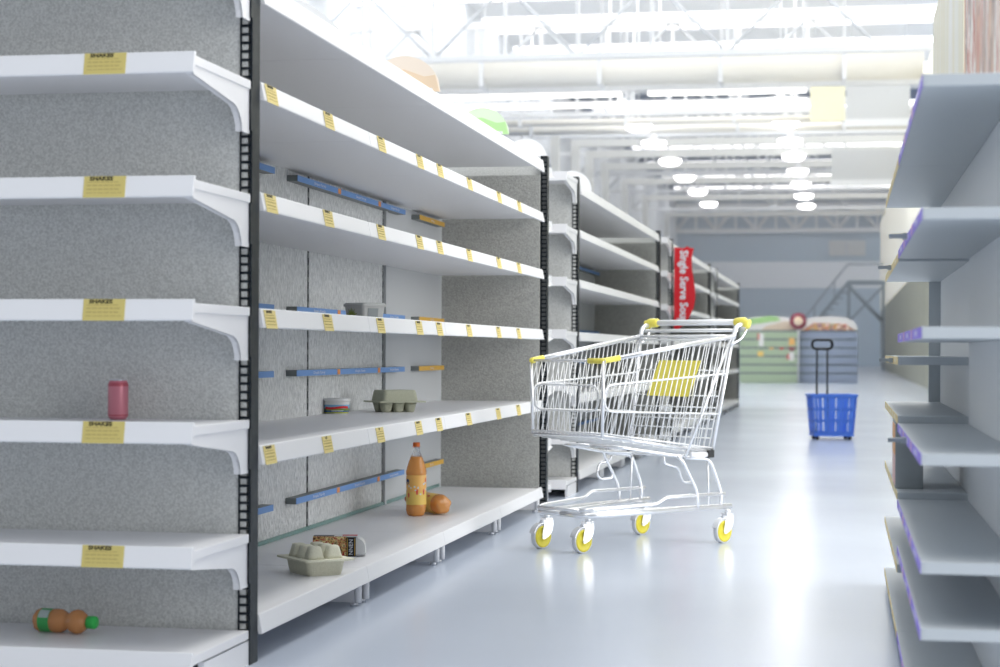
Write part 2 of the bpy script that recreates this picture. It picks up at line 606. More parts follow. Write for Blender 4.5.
t = thing('wall_vent', 'pair of pale grey panels high on the far wall', 'vent', (0.0, 112.75, 6.6))
mb = MB()
mb.box(-0.85, 0.15, -0.05, 0.05, 0.05, 0.95, 'sign_grey')
mb.obj('panel', t)
mb = MB()
mb.box(0.2, 1.3, -0.05, 0.05, 0.05, 0.95, 'sign_grey')
mb.obj('panel', t)

# staircase frame in the distance
t = thing('steel_staircase', 'grey steel staircase frame rising to a landing before the far wall', 'stairs', (0.1, 86.5, 0))
mb = MB()
mb.prism([(-3.0, 0.3), (-2.8, 0.2), (0.1, 3.9), (0.1, 4.15)], 'y', -0.1, 0.1, 'stair')
mb.box(0.1, 1.8, -0.1, 0.1, 3.95, 4.15, 'stair')
mb.obj('stringer', t)
mb = MB()
mb.tube([(0.1, 0, 3.95), (1.75, 0, 2.2)], 0.09, 'stair', 8)
mb.tube([(0.1, 0, 2.2), (1.75, 0, 3.95)], 0.05, 'stair', 8)
mb.obj('brace', t)
for x in (0.15, 1.7):
    mb = MB()
    mb.box(x - 0.07, x + 0.07, -0.07, 0.07, 0, 3.95, 'stair')
    mb.obj('post', t)
mb = MB()
for i in range(14):
    u = i / 14
    mb.box(-2.85 + u * 2.9, -2.6 + u * 2.9, 0.1, 1.2, 0.25 + u * 3.6, 0.3 + u * 3.6, 'stair')
mb.obj('steps', t)
mb = MB()
mb.tube([(-2.9, 0, 1.1), (0.1, 0, 4.9), (1.75, 0, 4.9)], 0.04, 'steel_blue', 8)
for u in (0.2, 0.5, 0.8):
    mb.tube([(-2.9 + u * 3, 0, 0.35 + u * 3.7), (-2.9 + u * 3, 0, 1.1 + u * 3.8)], 0.03, 'steel_blue', 6)
mb.obj('handrail', t)

# ------------------------------------------------------------------ left aisle shelving
FX = -1.6            # front line of the aisle shelves
LEVELS = (1.90, 1.617, 1.309, 0.985, 0.602, 0.131)
LIPS = (0.066, 0.052, 0.052, 0.055, 0.055, 0.056)
DEPTH = 0.575


def price_tag_mesh(m, w, h, head, aisle):
    """flat card, local x along its width, z up, faces -y; leans with the shelf lip"""
    mb = MB()
    mb.box(-w / 2, w / 2, -0.0012, 0, 0, h, m)
    R = rmat((1, 0, 0), (0, 0, 1), (0, -1, 0), (0, -0.0018, h * 0.9))
    hs = h * (0.2 if not aisle else 0.16)
    R.translation = Vector((-w * 0.08, -0.0018, h - hs * 0.62))
    mb.text(head, hs * 1.3, R, 'ink', 1.25 if len(head) > 5 else 1.0, 0.0006)
    rnd = random.Random(len(head))
    for k, z in enumerate((0.7, 0.54, 0.36, 0.2)):
        x = -w * 0.42
        while x < w * 0.36:
            l = w * rnd.uniform(0.05, 0.16)
            mb.box(x, min(x + l, w * 0.42), -0.0018, -0.001, h * z, h * z + (0.0032 if k in (1, 2) else 0.002), 'faint_ink')
            x += l + w * 0.025
    o = mb.obj('price_tag')
    return o


def shelf_mb(L, top, lip, depth=DEPTH, base=False):
    """shelf running along y, front (slanted lip) at x = 0, plate to x = -depth"""
    mb = MB()
    zt, zb = top, top - lip
    # plate
    mb.box(-depth, -0.012, -L / 2, L / 2, zt - 0.032, zt - 0.006, 'white')
    # slanted lip, leaning out at the bottom
    prof = [(0.0, zt), (-0.014, zt), (-0.010, zt - 0.030), (-0.002, zb), (0.009, zb), (0.010, zb + 0.004)]
    mb.prism(prof, 'y', -L / 2, L / 2, 'white')
    return mb


def upright_mb(w=0.036, d=0.066, h=1.94, slots=True):
    """slotted steel post, slots on the -y face"""
    mb = MB()
    mb.box(-w / 2, -w / 2 + 0.004, 0, d, 0, h, 'dark')
    mb.box(w / 2 - 0.006, w / 2, 0, d, 0, h, 'dark')
    mb.box(-w / 2 + 0.004, w / 2 - 0.006, 0.03, 0.034, 0, h, 'slot_grey')
    z = 0.02
    while z < h - 0.02:
        mb.box(-w / 2 + 0.004, w / 2 - 0.006, 0.001, 0.006, z, z + 0.0075, 'dark')
        mb.box(-w / 2 + 0.004, w / 2 - 0.006, d - 0.006, d - 0.001, z, z + 0.0075, 'dark')
        z += 0.0235
    mb.box(-w / 2, w / 2, 0, d, h - 0.006, h, 'dark')
    return mb


AISLE_TAGS = [price_tag_mesh('yellow_tag', 0.104, 0.053, s, True) for s in ('BANANE', '0,69', '0,99')]
END_TAG = price_tag_mesh('endcap_tag', 0.112, 0.056, 'SHAKES', False)
lip_tilt = math.atan2(0.010, 0.055)

BAYS = [(4.957, 6.1415), (6.1445, 7.373), (7.376, 8.6375), (8.6405, 9.885)]
TAG_Y = [5.03, 5.625, 6.30, 6.90, 7.26, 7.86, 8.56, 9.11]
BAY_LABELS = ['nearest bay of the long white aisle shelving, upturned egg carton on its base shelf',
              'second bay of the near white shelving run, frosted grey tub on its fourth shelf down',
              'third bay of the near white shelving run, grey green egg carton on its fifth shelf',
              'last bay of the near shelving run with smooth grey back and pitted end wall']


def make_bay(i):
    y0, y1 = BAYS[i]
    ym, L = (y0 + y1) / 2, y1 - y0
    t = thing('shelving_bay', BAY_LABELS[i], 'shelving', (FX, ym, 0), 0, 'bays of the near shelving run')
    back = 'smooth_panel' if i == 3 else 'foil'
    mb = MB()
    e = 0.085 if i == 3 else 0
    mb.box(-DEPTH - 0.02, -DEPTH, -L / 2 + 0.012, L / 2 + e - (0 if i == 3 else 0.012), 0.1, 1.86, back)
    if i == 3:   # framed edge of the smooth panel
        mb.box(-DEPTH, -DEPTH + 0.012, -L / 2 + 0.012, -L / 2 + 0.04, 0.1, 1.86, back)
    mb.obj('back_panel', t)
    mb = MB()
    mb.box(-DEPTH - 0.06, -DEPTH - 0.002, -L / 2 - 0.014, -L / 2 + 0.012, 0, 1.98, 'dark')
    z = 0.15
    while z < 1.95:
        mb.box(-DEPTH - 0.03, -DEPTH, -L / 2 - 0.003, -L / 2 + 0.003, z, z + 0.02, 'slot_grey')
        z += 0.05
    mb.obj('back_upright', t)
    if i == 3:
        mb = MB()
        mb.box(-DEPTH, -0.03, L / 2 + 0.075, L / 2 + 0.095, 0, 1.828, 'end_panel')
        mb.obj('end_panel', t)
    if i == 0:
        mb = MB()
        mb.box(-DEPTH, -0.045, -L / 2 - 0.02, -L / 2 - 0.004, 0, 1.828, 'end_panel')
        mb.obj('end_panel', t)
    for k, (top, lip) in enumerate(zip(LEVELS, LIPS)):
        s = shelf_mb(L, top, lip).obj('shelf', t, bevel=0.002)
        if 1 <= k <= 4:
            for n, ty in enumerate(TAG_Y):
                if y0 <= ty < y1:
                    src = AISLE_TAGS[0]
                    if k == 4 and n in (1, 2):
                        src = AISLE_TAGS[n]
                    h0 = top - lip
                    c = mesh_copy(src, 'price_tag', s, (0.0115, ty - ym, h0 - 0.001), (-lip_tilt, 0, math.pi / 2))
    mb = MB()
    mb.box(-DEPTH + 0.002, -DEPTH + 0.008, -L / 2, L / 2, 0.126, 0.142, 'glass')
    mb.obj('glass_riser', t)
    for yy in ((-L / 2 + 0.05, L / 2 - 0.05) if i else (L / 2 - 0.05,)):
        mb = MB()
        mb.box(-DEPTH, -0.02, yy - 0.004, yy + 0.004, 0.012, 0.1, 'white')
        mb.tube([(-0.016, yy, 0.012), (-0.016, yy, 0.1)], 0.0125, 'white', 12)
        mb.lathe([(0, 0), (0.014, 0), (0.014, 0.012), (0, 0.012)], 'alu', 10, Matrix.Translation((-0.03, yy, 0)))
        mb.obj('foot', t)
    return t


bays = [make_bay(i) for i in range(4)]


def endcap_shelf_mb(W, top, lip, D=0.452):
    """shelf across the gondola end: front lip faces -y at y=0, plate back to y=D; right end at x=0"""
    mb = MB()
    zt, zb = top, top - lip
    mb.box(-W, -0.001, 0.012, D, zt - 0.034, zt - 0.010, 'white')
    prof = [(0.0, zt), (0.014, zt), (0.010, zt - 0.03), (0.002, zb), (-0.009, zb), (-0.010, zb + 0.004)]
    mb.prism(prof, 'x', -W, 0, 'white')
    return mb


def endcap_bracket_mb(top, lip, D=0.452, drop=0.122):
    z1, z0 = top - 0.034, top - lip - 0.002
    prof = [(0.004, z1), (0.004, z0), (D * 0.66, z0 - 0.030)]
    for a in range(1, 7):
        q = a / 6 * math.pi / 2
        prof.append((D * 0.66 + (D * 0.20) * math.sin(q), z0 - 0.030 - (z0 - 0.030 - (z1 - drop)) * (1 - math.cos(q))))
    prof += [(D * 0.88, z1 - drop), (D, z1 - drop), (D, z1)]
    mb = MB()
    mb.prism(prof, 'x', -0.010, -0.005, 'white')
    # folded rim along the lower edge
    rim = prof[1:-2]
    for p, q in zip(rim, rim[1:]):
        mb.loft([[(-0.024, p[0], p[1]), (-0.004, p[0], p[1]), (-0.004, q[0], q[1]), (-0.024, q[0], q[1])],
                 [(-0.024, p[0], p[1] + 0.003), (-0.004, p[0], p[1] + 0.003), (-0.004, q[0], q[1] + 0.003), (-0.024, q[0], q[1] + 0.003)]], 'white')
    mb.box(-0.003, 0.001, D - 0.005, D + 0.012, z1 - drop + 0.01, z1, 'dark')
    return mb


END_LEVELS = (1.929, 1.619, 1.307, 0.996, 0.686, 0.372, 0.107)
EW = 1.16


def make_endcap(label, with_tags):
    t = thing('endcap_shelving', label, 'shelving', (-1.603, 4.425, 0), 0, 'endcap shelvings')
    D = 0.462
    mb = MB()
    prof = [(-EW - 0.02, 0.02), (-0.014, 0.02), (-0.014, 1.935), (-EW - 0.02, 1.935)]
    mb.prism(prof, 'y', D + 0.006, D + 0.026, 'panel')
    mb.obj('back_panel', t)
    u = upright_mb().obj('upright', t, (-0.018, D, 0))
    u2 = mesh_copy(u, 'upright', t, (-EW - 0.037, D, 0))
    for top in END_LEVELS:
        lip = 0.055
        s = endcap_shelf_mb(EW, top, lip).obj('shelf', t, bevel=0.0015)
        if top == END_LEVELS[-1]:
            mb = MB()
            for x0 in (-0.02, -EW):
                mb = MB()
                mb.box(x0, x0 + 0.016, 0.1, D, 0.0, top - 0.04, 'white')
                mb.obj('bracket', s)
        else:
            br = endcap_bracket_mb(top, lip).obj('bracket', s)
            mesh_copy(br, 'bracket', s, (-EW + 0.012, 0, 0))
        if with_tags and top in END_LEVELS[1:6]:
            mesh_copy(END_TAG, 'price_tag', s, (-0.236, -0.0105, top - lip), (-lip_tilt, 0, 0))
    return t


endcap = make_endcap('nearest endcap shelving with yellow price cards, red can and juice bottle on it', True)
PERIOD = 6.37
RUNS = ['second', 'third', 'fourth']
c = copy_tree(endcap, None, ('price_tag',))
c.rotation_euler = (0, 0, math.pi)
c.location = (-1.656 - EW, 10.56, 0)
c['label'] = 'endcap shelving facing away behind the slotted post left of the cart'
for r in range(3):
    for i, bobj in enumerate(bays):
        c = copy_tree(bobj, None, ('price_tag',))
        c.location.y += PERIOD * (r + 1)
        c['group'] = 'bays of the %s shelving run' % RUNS[r]
        c['label'] = '%s bay from the near end of the %s white shelving run' % (['first', 'second', 'third', 'last'][i], RUNS[r])
    c = copy_tree(endcap, None, ('price_tag',))
    c.location.y += PERIOD * (r + 1)
    c['label'] = 'blank endcap shelving at the near end of the %s shelving run' % RUNS[r]
    c = copy_tree(endcap, None, ('price_tag',))
    c.rotation_euler = (0, 0, math.pi)
    c.location = (-1.656 - EW, 10.56 + PERIOD * (r + 1), 0)
    c['label'] = 'endcap shelving facing away at the far end of the %s shelving run' % RUNS[r]
for o in AISLE_TAGS + [END_TAG]:
    bpy.data.objects.remove(o)

# sign strips on the back panels
STRIP_Z = (1.551, 1.029, 0.776, 0.268)
GAPN = ['below the second shelf', 'just above the fourth shelf', 'below the fourth shelf', 'just above the base shelf']


def strip_mb(L, m, words):
    mb = MB()
    mb.box(-0.045, -0.002, 0, L, -0.012, 0.012, 'strip_end')
    mb.box(-0.002, 0.0, 0.002, L, -0.012, 0.012, m)
    for y, w in words:
        R = rmat((0, 1, 0), (0, 0, 1), (1, 0, 0), (0.001, y, 0))
        if w == '|':
            mb.box(0, 0.001, y - 0.022, y + 0.022, -0.011, 0.011, 'orange_mark')
        else:
            mb.text(w, 0.016, R, 'white_ink', 2.0)
    return mb


SX = -2.13
blue_w = [(0.32, 'Simple Family'), (0.62, '|'), (0.98, 'Simple Family'), (1.32, '|'), (1.62, 'Simple Family')]
first_w = [(0.3, '|'), (0.95, '|'), (1.45, 'Simple Family')]
for k, z in enumerate(STRIP_Z):
    for y, L, m, w, nm, g in ((5.0, 1.77, 'blue', first_w, 'blue sign strip beside the near post', 'blue strips by the near post'),
                              (7.07, 1.84, 'blue', blue_w, 'long blue sign strip with white writing', 'long blue strips'),
                              (9.225, 0.60, 'ochre', [(0.3, 'Family')], 'short ochre yellow sign strip', 'ochre strips')):
        o = strip_mb(L, m, w).obj('sign_strip', None, (SX, y, z))
        tag(o, nm + ' on the back panel ' + GAPN[k], 'sign strip', g)
for k, z in enumerate(STRIP_Z):
    o = strip_mb(1.84, 'blue', []).obj('sign_strip', None, (SX, 7.07 + PERIOD + 1.1, z))
    tag(o, 'blurred blue strip in the second shelving run, ' + GAPN[k], 'sign strip', 'blue strips in the second run')

# round toppers on the top shelf


def topper(x, y, r, cz, half, m, m2, label, z0=1.897):
    """arched sign standing across the shelf: arc of radius r about height cz, cut at the shelf"""
    t = thing('arched_topper', label, 'sign', (x, y, z0), YAW * 0.5, 'arched toppers on the top shelves')
    lo, hi = half

    def arc(x0, x1, sh=1.0):
        n = 32
        return [(x0 + (x1 - x0) * i / n, cz + math.sqrt(max(0.0, (r * sh) ** 2 - (x0 + (x1 - x0) * i / n) ** 2))) for i in range(n + 1)]
    top = arc(hi, lo)
    P = [(lo, 0.0), (hi, 0.0)] + [p for p in top if p[1] > 0.001]
    mb = MB()
    mb.prism(P, 'y', -0.006, 0.006, m)
    mb.obj('panel', t)
    if m2:
        mb = MB()
        k = [p for p in arc(r * 0.985, -r * 0.1, 0.985)]
        a, b_ = (-r * 0.75, 0.12 * r), (r * 0.80, -0.02 * r)
        Q = [(-r * 0.9, 0.001), (r * 0.98, 0.001), (r * 0.86, r * 0.46), (r * 0.55, r * 0.42), (0.0, r * 0.62), (-r * 0.7, r * 0.6)]
        mb.prism(Q, 'y', -0.0085, -0.006, m2)
        mb.obj('lower_band', t)
    mb = MB()
    mb.box(lo + 0.03, hi - 0.03, -0.03, 0.03, 0, 0.012, 'white')
    mb.obj('foot', t)


topper(-1.955, 5.74, 0.49, -0.33, (-0.22, 0.355), 'disc_white', None, 'wide white arched topper on the top shelf nearest the camera')
topper(-1.72, 7.17, 0.143, 0.0, (-0.143, 0.143), 'disc_peach', 'disc_tan', 'peach arched topper with a tan band on the top shelf')
topper(-1.692, 8.64, 0.128, 0.0, (-0.128, 0.128), 'disc_green', 'disc_leaf', 'pale green arched topper with a leaf green band on the top shelf')
topper(-1.74, 10.155, 0.12, -0.01, (-0.118, 0.118), 'disc_white', None, 'small white arched topper behind the slotted post at the end of the near run', 1.94)
topper(-1.72, 11.78, 0.13, 0.0, (-0.13, 0.13), 'disc_white', None, 'small white arched topper at the near end of the second run')

# ------------------------------------------------------------------ goods on the shelves
PZ = [z - 0.006 for z in LEVELS]


def rrect(cx, cy, w, d, r, z, n=4):
    pts = []
    for sx, sy, a0 in ((1, 1, 0), (-1, 1, 90), (-1, -1, 180), (1, -1, 270)):
        for k in range(n + 1):
            a = math.radians(a0 + 90 * k / n)
            pts.append((cx + sx * (w / 2 - r) + r * math.cos(a), cy + sy * (d / 2 - r) + r * math.sin(a), z))
    return pts


def egg_carton(label, loc, rz, flipped, m):
    t = thing('egg_carton', label, 'egg carton', loc, rz, 'egg cartons')
    Lx, Ly = 0.175, 0.142
    h = 0.097
    zf = 0.052 if flipped else 0.046

    def cups(sgn):
        mb = MB()
        for i in range(3):
            for j in range(2):
                cx, cy = (i - 1) * 0.057, (j - 0.5) * 0.068
                z0 = zf
                z1 = h if sgn > 0 else 0.0
                secs = []
                for f, w in ((0, 1.0), (0.3, 0.87), (0.8, 0.68), (0.95, 0.6), (1.0, 0.48)):
                    secs.append(rrect(cx, cy, 0.056 * w, 0.062 * w, 0.016 * w, z0 + (z1 - z0) * f))
                mb.loft(secs, m, True)
        o = mb.obj('egg_cups', t)
        return o

    def lid(z0, z1):
        mb = MB()
        mb.loft([rrect(0, 0, Lx, Ly, 0.018, z0), rrect(0, 0, Lx * 0.93, Ly * 0.91, 0.018, z0 + (z1 - z0) * 0.75),
                 rrect(0, 0, Lx * 0.89, Ly * 0.86, 0.018, z1)], m)
        mb.obj('lid', t)
    mb = MB()
    mb.loft([rrect(0, 0, Lx + 0.055, Ly + 0.04, 0.012, zf - 0.003), rrect(0, 0, Lx + 0.055, Ly + 0.04, 0.012, zf + 0.003)], m)
    mb.obj('flange', t)
    if flipped:
        cups(1)
        lid(zf, 0.0)
    else:
        cups(-1)
        lid(zf, h)
    return t


egg_carton('pale olive egg carton lying upside down, cups up, on the base shelf', (-1.727, 5.955, PZ[5]), math.radians(133), True, 'pulp')
egg_carton('grey green closed egg carton on the fifth shelf beside the butter tub', (-1.955, 7.985, PZ[4]), math.radians(38), False, 'pulp_dark')

# butter tub
t = thing('butter_tub', 'white round tub with a colourful landscape label on the fifth shelf', 'tub', (-2.13, 7.655, PZ[4]))
prof = [(0, 0), (0.049, 0), (0.051, 0.004), (0.0575, 0.052)]
mb = MB()
mb.lathe(prof, 'tub_white', 36)
mb.obj('cup', t)
mb = MB()
mb.lathe([(0.0575, 0.052), (0.0605, 0.053), (0.0605, 0.064), (0.057, 0.067), (0, 0.067)], 'tub_white', 36)
mb.obj('lid', t)
mb = MB()


def rad(z):
    return 0.0512 + (z - 0.004) / 0.048 * 0.0063 + 0.0006


bands = [(0.004, 'grass_yellow'), (0.009, 'water_blue'), (0.015, 'field_green'), (0.024, 'sky_blue'), (0.040, None)]
for (za, mm), (zb_, _) in zip(bands, bands[1:]):
    mb.lathe([(rad(za), za), (rad(zb_), zb_)], mm, 36)
N = 30


def strip_on(mb, a0, a1, zc_, hw, m, wob, off):
    lo, hi = [], []
    for i in range(N + 1):
        a = math.radians(a0 + (a1 - a0) * i / N)
        z = zc_ + wob * math.sin(i / N * 2 * math.pi)
        for lst, zz in ((lo, z - hw), (hi, z + hw)):
            r = rad(zz) + off
            lst.append(mb.bm.verts.new((r * math.cos(a), r * math.sin(a), zz)))
    for i in range(N):
        mb.face([lo[i], lo[i + 1], hi[i + 1], hi[i]], m)


strip_on(mb, 228, 348, 0.0275, 0.0048, 'red', -0.0025, 0.0006)
strip_on(mb, 262, 318, 0.0145, 0.0014, 'white_ink', 0, 0.0006)
mb.obj('label', t)

# frosted square tub
t = thing('frosted_tub', 'grey frosted square tub with a green leaf print on the fourth shelf', 'tub', (-1.783, 6.80, PZ[3]), math.radians(-35))
mb = MB()
mb.loft([rrect(0, 0, 0.1, 0.1, 0.01, 0), rrect(0, 0, 0.112, 0.112, 0.01, 0.056)], 'tub_grey')
mb.obj('cup', t, bevel=0.001)
mb = MB()
mb.loft([rrect(0, 0, 0.12, 0.12, 0.012, 0.054), rrect(0, 0, 0.122, 0.122, 0.012, 0.062), rrect(0, 0, 0.11, 0.11, 0.01, 0.069)], 'tub_grey')
mb.obj('lid', t, bevel=0.001)
mb = MB()
for k in range(9):
    a = math.radians(20 + 140 * k / 8)
    d = Vector((math.cos(a), 0, math.sin(a)))
    L = 0.03 if k % 2 else 0.036
    n_ = Vector((-d.z, 0, d.x)) * 0.0022
    o_ = Vector((-0.012, 0, 0.012))
    q = [o_ + d * 0.006 - n_, o_ + d * L * 0.7 - n_, o_ + d * L, o_ + d * L * 0.7 + n_, o_ + d * 0.006 + n_]
    mb.face([mb.bm.verts.new((p.x, -0.0515 - p.z * 0.1, p.z + 0.006)) for p in q], 'leaf')
mb.obj('leaf_print', t)
mb = MB()
mb.loft([[(0.0515, -0.03, 0.012), (0.0515, 0.02, 0.012), (0.0555, 0.02, 0.048), (0.0555, -0.03, 0.048)],
         [(0.0525, -0.03, 0.012), (0.0525, 0.02, 0.012), (0.0565, 0.02, 0.048), (0.0565, -0.03, 0.048)]], 'carton_grey')
mb.obj('side_label', t)

# ready meal box
t = thing('ready_meal_box', 'black food print meal box with rounded tray end behind the upturned egg carton', 'food box', (-1.812, 6.49, PZ[5]), math.radians(13))
mb = MB()
mb.prism([(-0.05, 0), (0.06, 0), (0.052, 0.068), (-0.03, 0.07), (-0.05, 0.05)], 'x', -0.075, 0.05, 'box_black')
mb.obj('sleeve', t)
mb = MB()
mb.loft([[(-0.075, -0.0505, 0.004), (0.046, -0.0505, 0.004), (0.046, -0.0505, 0.051), (-0.075, -0.0505, 0.051)],
         [(-0.075, -0.0515, 0.004), (0.046, -0.0515, 0.004), (0.046, -0.0515, 0.051), (-0.075, -0.0515, 0.051)]], 'food')
mb.loft([[(-0.075, -0.0507, 0.051), (0.046, -0.0507, 0.051), (0.046, -0.031, 0.0708), (-0.075, -0.031, 0.0708)],
         [(-0.075, -0.0514, 0.0515), (0.046, -0.0514, 0.0515), (0.046, -0.0317, 0.0713), (-0.075, -0.0317, 0.0713)]], 'food')
mb.obj('food_picture', t)
mb = MB()
mb.box(0.046, 0.080, -0.053, 0.05, 0.0, 0.069, 'box_black')
for x in (0.0495, 0.0765):
    mb.box(x - 0.0012, x + 0.0012, -0.0545, -0.053, 0.004, 0.066, 'gold')
R = rmat((0, 0, 1), (-1, 0, 0), (0, -1, 0), (0.063, -0.0545, 0.035))
mb.text('NNEN', 0.021, R, 'white_ink', 0.95)
mb.obj('title_band', t)
mb = MB()
secs = []
for i in range(8):
    f = i / 7
    x = 0.080 + 0.034 * math.sin(f * math.pi / 2)
    hh = 0.066 * math.cos(f * math.pi / 2 * 0.72)
    secs.append([(x, -0.05, 0.004), (x, 0.05, 0.004), (x, 0.048, max(hh, 0.012)), (x, -0.048, max(hh, 0.012))])
mb.loft(secs, 'tub_white')
mb.box(0.08, 0.117, -0.055, 0.055, 0.010, 0.014, 'tub_white')
mb.obj('tray', t)
mb = MB()
mb.box(0.0, 0.086, -0.03, 0.05, 0.069, 0.0705, 'tub_white')
mb.box(0.03, 0.084, 0.0, 0.03, 0.0705, 0.0715, 'red')
mb.obj('red_flash', t)


def bottle(name, label, cat, loc, rot, prof, liquid, extra, group):
    t = thing(name, label, cat, loc, 0, group)
    t.rotation_euler = rot
    return t


def soda(label, loc, mx_rot):
    t = thing('soda_bottle', label, 'bottle', loc, 0, 'orange soda bottles')
    t.rotation_euler = mx_rot

    def petal(a, h):
        return 1.0 - (0.2 * max(0, 1 - h / 0.04)) * (0.5 + 0.5 * math.cos(5 * a))
    mb = MB()
    prof = [(0, 0.006), (0.03, 0.0), (0.04, 0.006), (0.0455, 0.022), (0.0455, 0.045), (0.0445, 0.05), (0.0445, 0.185),
            (0.0465, 0.19), (0.0465, 0.2), (0.043, 0.215), (0.034, 0.245), (0.026, 0.265)]
    mb.lathe(prof, 'soda', 36, shape=petal)
    mb.obj('body', t)
    mb = MB()
    mb.lathe([(0.026, 0.265), (0.018, 0.285), (0.0145, 0.297), (0.0145, 0.309), (0.017, 0.31), (0.017, 0.313), (0.0135, 0.314), (0, 0.314)], 'clear', 28)
    mb.obj('neck', t)
    mb = MB()
    mb.lathe([(0.0152, 0.311), (0.0158, 0.313), (0.0158, 0.328), (0.014, 0.330), (0, 0.330)], 'soda_cap', 24)
    mb.obj('cap', t)
    mb = MB()
    mb.lathe([(0.0451, 0.052), (0.0455, 0.054), (0.0455, 0.110)], 'label_yellow', 36)
    mb.lathe([(0.0455, 0.110), (0.0455, 0.183), (0.0451, 0.184)], 'soda_label', 36)
    rnd = random.Random(3)

    def blob(a, z, ra, rz_, m):
        pts = []
        for i in range(12):
            q = 2 * math.pi * i / 12
            aa = math.radians(a) + ra * math.cos(q) / 0.046
            zz = z + rz_ * math.sin(q)
            pts.append(mb.bm.verts.new((0.0462 * math.cos(aa), 0.0462 * math.sin(aa), zz)))
        mb.face(pts, m)
    blob(214, 0.155, 0.012, 0.013, 'label_navy')
    for a, z in ((228, 0.135), (262, 0.133), (268, 0.118), (282, 0.129), (240, 0.128), (318, 0.145), (330, 0.15), (296, 0.1), (200, 0.12), (340, 0.12), (30, 0.13), (60, 0.1), (100, 0.14), (150, 0.12)):
        blob(a, z, 0.003 + rnd.random() * 0.002, 0.003 + rnd.random() * 0.003, 'white_ink')
    for a, z in ((225, 0.095), (318, 0.11), (335, 0.16), (276, 0.11), (20, 0.1), (80, 0.15), (140, 0.09)):
        blob(a, z, 0.005, 0.008 + rnd.random() * 0.006, 'label_red')
    mb.obj('label', t)
    return t


soda('orange soda bottle standing upright on the base shelf', (-1.885, 8.115, PZ[5]), (0, 0, 0.2))
soda('orange soda bottle lying on its side behind the standing one', (-1.765, 8.165, PZ[5] + 0.0465), (0.0, math.radians(89), math.radians(134)))

# juice bottle on the endcap
t = thing('juice_bottle', 'waisted juice bottle with green cap lying on the endcap base shelf', 'bottle', (-2.163, 4.735, 0.097 + 0.0335))
t.rotation_euler = (0, math.radians(90), math.radians(-7))


def pet(a, h):
    return 1.0 - (0.13 * max(0, 1 - h / 0.02)) * (0.5 + 0.5 * math.cos(5 * a))


mb = MB()
mb.lathe([(0, 0.005), (0.02, 0.0), (0.028, 0.005), (0.0325, 0.018), (0.0315, 0.022), (0.0315, 0.056), (0.0325, 0.06), (0.0325, 0.07), (0.031, 0.082),
          (0.024, 0.095), (0.0215, 0.1), (0.024, 0.106), (0.031, 0.116), (0.0335, 0.128), (0.031, 0.14), (0.022, 0.152), (0.0135, 0.16), (0.0125, 0.166)], 'juice', 32, shape=pet)
mb.obj('body', t)
mb = MB()
mb.lathe([(0.0135, 0.160), (0.0175, 0.161), (0.0175, 0.182), (0.0155, 0.185), (0, 0.185)], 'green_cap', 24)
mb.obj('cap', t)
mb = MB()
mb.lathe([(0.0322, 0.022), (0.0322, 0.056)], 'green_label', 32)
for a0, a1, m_, h0, h1 in ((120, 160, 'grey_label', 0.024, 0.054), (205, 250, 'grey_label', 0.024, 0.054), (165, 176, 'sky_blue', 0.036, 0.05)):
    pts = []
    k = 6
    for i in range(k + 1):
        a = math.radians(a0 + (a1 - a0) * i / k)
        pts.append((a, h0))
    for i in range(k):
        q = [(pts[i][0], h0), (pts[i + 1][0], h0), (pts[i + 1][0], h1), (pts[i][0], h1)]
        mb.face([mb.bm.verts.new((0.0327 * math.cos(a), 0.0327 * math.sin(a), h)) for a, h in q], m_)
mb.obj('label', t)

# can
t = thing('drink_can', 'rose red drinks can standing on the nearest endcap shelving', 'can', (-1.955, 4.80, 0.677))
mb = MB()
mb.lathe([(0, 0), (0.021, 0), (0.0255, 0.006), (0.0275, 0.012), (0.0275, 0.094), (0.026, 0.1), (0.0235, 0.106)], 'can', 32)
mb.lathe([(0.0277, 0.01), (0.0277, 0.013)], 'can_dark', 32)
mb.lathe([(0.0279, 0.091), (0.0277, 0.095), (0.026, 0.1008)], 'can_dark', 32)
mb.obj('body', t)
mb = MB()
mb.lathe([(0.0235, 0.106), (0.0248, 0.107), (0.0248, 0.110), (0.022, 0.110), (0.021, 0.107), (0, 0.107)], 'alu', 32)
mb.obj('lid', t)

# red banner
t = thing('red_banner', 'red curved banner reading Single Serve Soup on the third run near post', 'banner', (-1.582, 17.612, 0))
mb = MB()
out = [(0, 1.86), (0.09, 1.85), (0.12, 1.87), (0.155, 1.85), (0.185, 1.85), (0.165, 1.76), (0.168, 1.66), (0.185, 1.55), (0.20, 1.45), (0.20, 1.36), (0.185, 1.28), (0.15, 1.2), (0.10, 1.13), (0.03, 1.07), (0, 1.07)]
mb.prism(out, 'y', -0.004, 0.004, 'banner_red')
mb.obj('cloth', t)
mb = MB()
R = rmat((0, 0, -1), (1, 0, 0), (0, -1, 0), (0.09, -0.006, 1.485))
mb.text('Single Serve Soup', 0.108, R, 'white_ink', 0.90, 0.003)
mb.obj('lettering', t)

# ------------------------------------------------------------------ right-hand shelving
RX, RB = 0.155, 0.355


